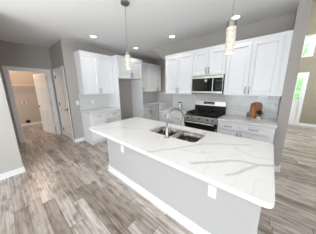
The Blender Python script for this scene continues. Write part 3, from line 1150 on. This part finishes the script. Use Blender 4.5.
def outlet(label, loc, rz, kind='outlet'):
    r = thing('wall_outlet' if kind == 'outlet' else 'light_switch', label, 'outlet' if kind == 'outlet' else 'light switch', loc, rz)
    bx('cover_plate', (-0.036, 0.036, -0.006, -0.0005, -0.06, 0.06), M['plastic'], r, 0.002)
    if kind == 'outlet':
        for s in (-1, 1):
            f = bx('receptacle', (-0.017, 0.017, -0.0085, -0.0062, s * 0.028 - 0.016, s * 0.028 + 0.016), M['plastic'], r, 0.001)
            b = bm_new()
            for xx in (-0.007, 0.007):
                box(b, xx - 0.0012, xx + 0.0012, -0.0092, -0.0086, s * 0.028 - 0.002, s * 0.028 + 0.008)
            tube(b, [(0, -0.0086, s * 0.028 - 0.009), (0, -0.0092, s * 0.028 - 0.009)], 0.0022, 8)
            obj('slots', b, M['slot'], f)
    else:
        bx('toggle', (-0.017, 0.017, -0.0095, -0.0062, -0.033, 0.033), M['plastic'], r, 0.001)
    return r


outlet('white outlet near the right end of the island front', (-0.302, BY0, 0.585), 0)
outlet('white outlet near the left end of the island front', (-1.70, BY0, 0.585), 0)
outlet('white light switch on the left wall just before the cabinets', (WLX, 1.385, 1.145), R90, 'switch')
ho = outlet('white sideways outlet on the tile backsplash between range and cutting board', (-0.51, WRY - 0.010, 1.27), 0)
ho.rotation_euler = (0, rad(90), 0)
ho = outlet('white sideways outlet under the wall cabinet, above the cutting board', (-0.115, WRY - 0.010, 1.33), 0)
ho.rotation_euler = (0, rad(90), 0)
ho.scale = (1, 1, 1.25)
outlet('white outlet on the tile backsplash of the left wall', (WLX + 0.010, 1.80, 1.14), R90)

# ------------------------------------------------------------------ pendants and downlights
pd = thing('pendant_light', 'lit bubbled glass cylinder pendant over the left end of the island', 'pendant light', (-1.775, 1.38, 0), 0, 'pendants over the island')
bm = bm_new()
lathe(bm, [(0, CH - 0.03), (0.055, CH - 0.03), (0.062, CH - 0.024), (0.062, CH - 0.001), (0, CH - 0.001)], (0, 0, 0), 28)
obj('canopy', bm, M['nickel'], pd, smooth=True)
bm = bm_new()
tube(bm, [(0, 0, 2.08), (0, 0, CH - 0.03)], 0.0028, 8)
obj('cord', bm, M['nickel'], pd)
bm = bm_new()
lathe(bm, [(0, 2.083), (0.02, 2.083), (0.037, 2.079), (0.039, 2.072), (0.039, 2.034), (0, 2.034)], (0, 0, 0), 28)
obj('cap', bm, M['nickel'], pd, smooth=True)
bm = bm_new()
lathe(bm, [(0, 2.0335), (0.035, 2.0335), (0.037, 2.030), (0.037, 1.832), (0.034, 1.826), (0, 1.826)], (0, 0, 0), 28)
obj('glass_cylinder', bm, M['pendant'], pd, smooth=True)
dup(pd, (-0.330, 1.38, 0), 'lit bubbled glass cylinder pendant over the right end of the island')
for xk in (-1.775, -0.33):
    point('pendant_glow', (xk, 1.38, 1.77), 2, (1, 0.85, 0.65), 0.04)

dl = thing('recessed_downlight', '', 'ceiling light', (0, 0, CH), 0, 'recessed ceiling downlights')
bm = bm_new()
lathe(bm, [(0.085, -0.0005), (0.088, -0.004), (0.07, -0.009), (0.062, -0.004), (0.062, -0.0005)], (0, 0, 0), 28)
obj('trim_ring', bm, M['trim'], dl, smooth=True)
bm = bm_new()
lathe(bm, [(0, -0.004), (0.061, -0.004), (0.061, -0.001), (0, -0.001)], (0, 0, 0), 24)
obj('lens', bm, M['can'], dl)
spots = [(-3.40, 1.66, 'round recessed downlight over the left wall cabinet'),
         (-3.36, 2.94, 'round recessed downlight in front of the fridge space'),
         (-2.0, 2.92, 'round recessed downlight over the cabinet left of the microwave'),
         (-0.65, 2.93, 'round recessed downlight above the cabinet right of the microwave'),
         (-2.95, 4.15, 'added unseen downlight brightening the nook behind the range wall')]
for i, (x, y, lb) in enumerate(spots):
    if i == 0:
        dl.location = (x, y, CH)
        dl['label'] = lb
    else:
        dup(dl, (x, y, CH), lb)
    l = bpy.data.lights.new('downlight_beam', 'SPOT')
    l.energy, l.spot_size, l.spot_blend, l.shadow_soft_size, l.color = 14, rad(140), 0.8, 0.06, (1, 0.95, 0.88)
    if i == 4:
        l.energy = 55  # unseen nook lamp, added and made stronger to brighten the nook
    s_ = bpy.data.objects.new('downlight_beam', l)
    COL.objects.link(s_)
    s_.location = (x, y, CH - 0.03)

# ------------------------------------------------------------------ laundry room
point('laundry_bulb', (-6.7, 0.35, 2.50), 62, (1.0, 0.62, 0.38), 0.1)
lf = thing('ceiling_light', 'warm round ceiling light of the laundry room', 'ceiling light', (-6.7, 0.35, CH))
bm = bm_new()
lathe(bm, [(0, -0.02), (0.13, -0.02), (0.14, -0.012), (0.14, -0.001), (0, -0.001)], (0, 0, 0), 28)
obj('base', bm, M['nickel'], lf, smooth=True)
bm = bm_new()
lathe(bm, [(0.12, -0.0205), (0.12, -0.06), (0.09, -0.09), (0, -0.10)], (0, 0, 0), 28)
obj('shade', bm, emis('warm_shade', (1, 0.7, 0.42, 1), 2.0), lf, smooth=True)

sh = thing('wire_shelf', 'white wire shelf across the back of the laundry room', 'shelf', (-7.9, 0, 1.72))
bm = bm_new()
for k in range(4):
    tube(bm, [(0.02 + k * 0.095, -1.15, 0), (0.02 + k * 0.095, 1.95, 0)], 0.007, 6)
tube(bm, [(0.31, -1.15, -0.035), (0.31, 1.95, -0.035)], 0.010, 6)
for k in range(104):
    y = -1.14 + k * 0.03
    tube(bm, [(0.02, y, 0.006), (0.31, y, 0.006), (0.314, y, -0.035)], 0.0045, 4)
obj('rack', bm, M['wire'], sh)
for y in (-0.4, 0.45, 1.3):
    bm = bm_new()
    tube(bm, [(0.006, y, -0.28), (0.30, y, -0.03)], 0.006, 6)
    obj('bracket', bm, M['wire'], sh)

bm = bm_new()
r = thing('dryer_outlet', 'black dryer power outlet high on the laundry back wall', 'outlet', (-7.9, 0.60, 0.99), R90)
bx('cover_plate', (-0.06, 0.06, -0.007, -0.0005, -0.06, 0.06), M['plastic'], r, 0.002)
tube(bm, [(0, -0.0072, 0), (0, -0.012, 0)], 0.036, 18)
obj('receptacle', bm, M['slot'], r)
r = thing('dryer_vent', 'dark round dryer vent hole low on the laundry back wall', 'vent', (-7.9, 0.60, 0.17), R90)
bm = bm_new()
lathe(bm, [(0.055, 0), (0.055, 0.04), (0.05, 0.04), (0.05, 0.002), (0, 0.002)], (0, 0, 0), 20)
bmesh.ops.rotate(bm, verts=bm.verts[:], cent=(0, 0, 0), matrix=Matrix.Rotation(rad(90), 3, 'X'))
obj('duct', bm, M['slot'], r)
bm = bm_new()
lathe(bm, [(0.056, 0.001), (0.08, 0.001), (0.08, 0.006), (0.056, 0.008)], (0, 0, 0), 20)
bmesh.ops.rotate(bm, verts=bm.verts[:], cent=(0, 0, 0), matrix=Matrix.Rotation(rad(90), 3, 'X'))
obj('flange', bm, M['pull'], r)

# ------------------------------------------------------------------ outside the front door
o = struct('ground_lawn', [(-12, 14, FOY + 0.2, 40, -0.25, -0.12)], M['lawn'])
rnd = random.Random(2)


def tree(label, x, y, h):
    t0 = thing('tree', label, 'tree', (x, y, -0.12), 0, 'trees outside the front windows')
    bm = bm_new()
    tube(bm, [(0, 0, 0), (0.1, 0, h * 0.3), (0, 0.1, h * 0.6)], 0.22, 10, 0.1)
    obj('trunk', bm, M['bark'], t0)
    bm = bm_new()
    for k in range(34):
        a, rr = rnd.uniform(0, 2 * PI), rnd.uniform(0, 1.3)
        c = (math.cos(a) * rr, math.sin(a) * rr, h * 0.5 + rnd.uniform(-0.42, 0.40) * h)
        bmesh.ops.create_icosphere(bm, subdivisions=2, radius=rnd.uniform(0.6, 1.1), matrix=Matrix.Translation(c))
    for v in bm.verts:
        v.co += Vector((rnd.uniform(-1, 1), rnd.uniform(-1, 1), rnd.uniform(-1, 1))) * 0.13
    obj('crown', bm, M['tree'], t0)


tree('sunlit green tree outside the entry windows', 1.9, 16.5, 6.5)
tree('sunlit green tree outside the entry windows', 3.6, 20.0, 8.0)
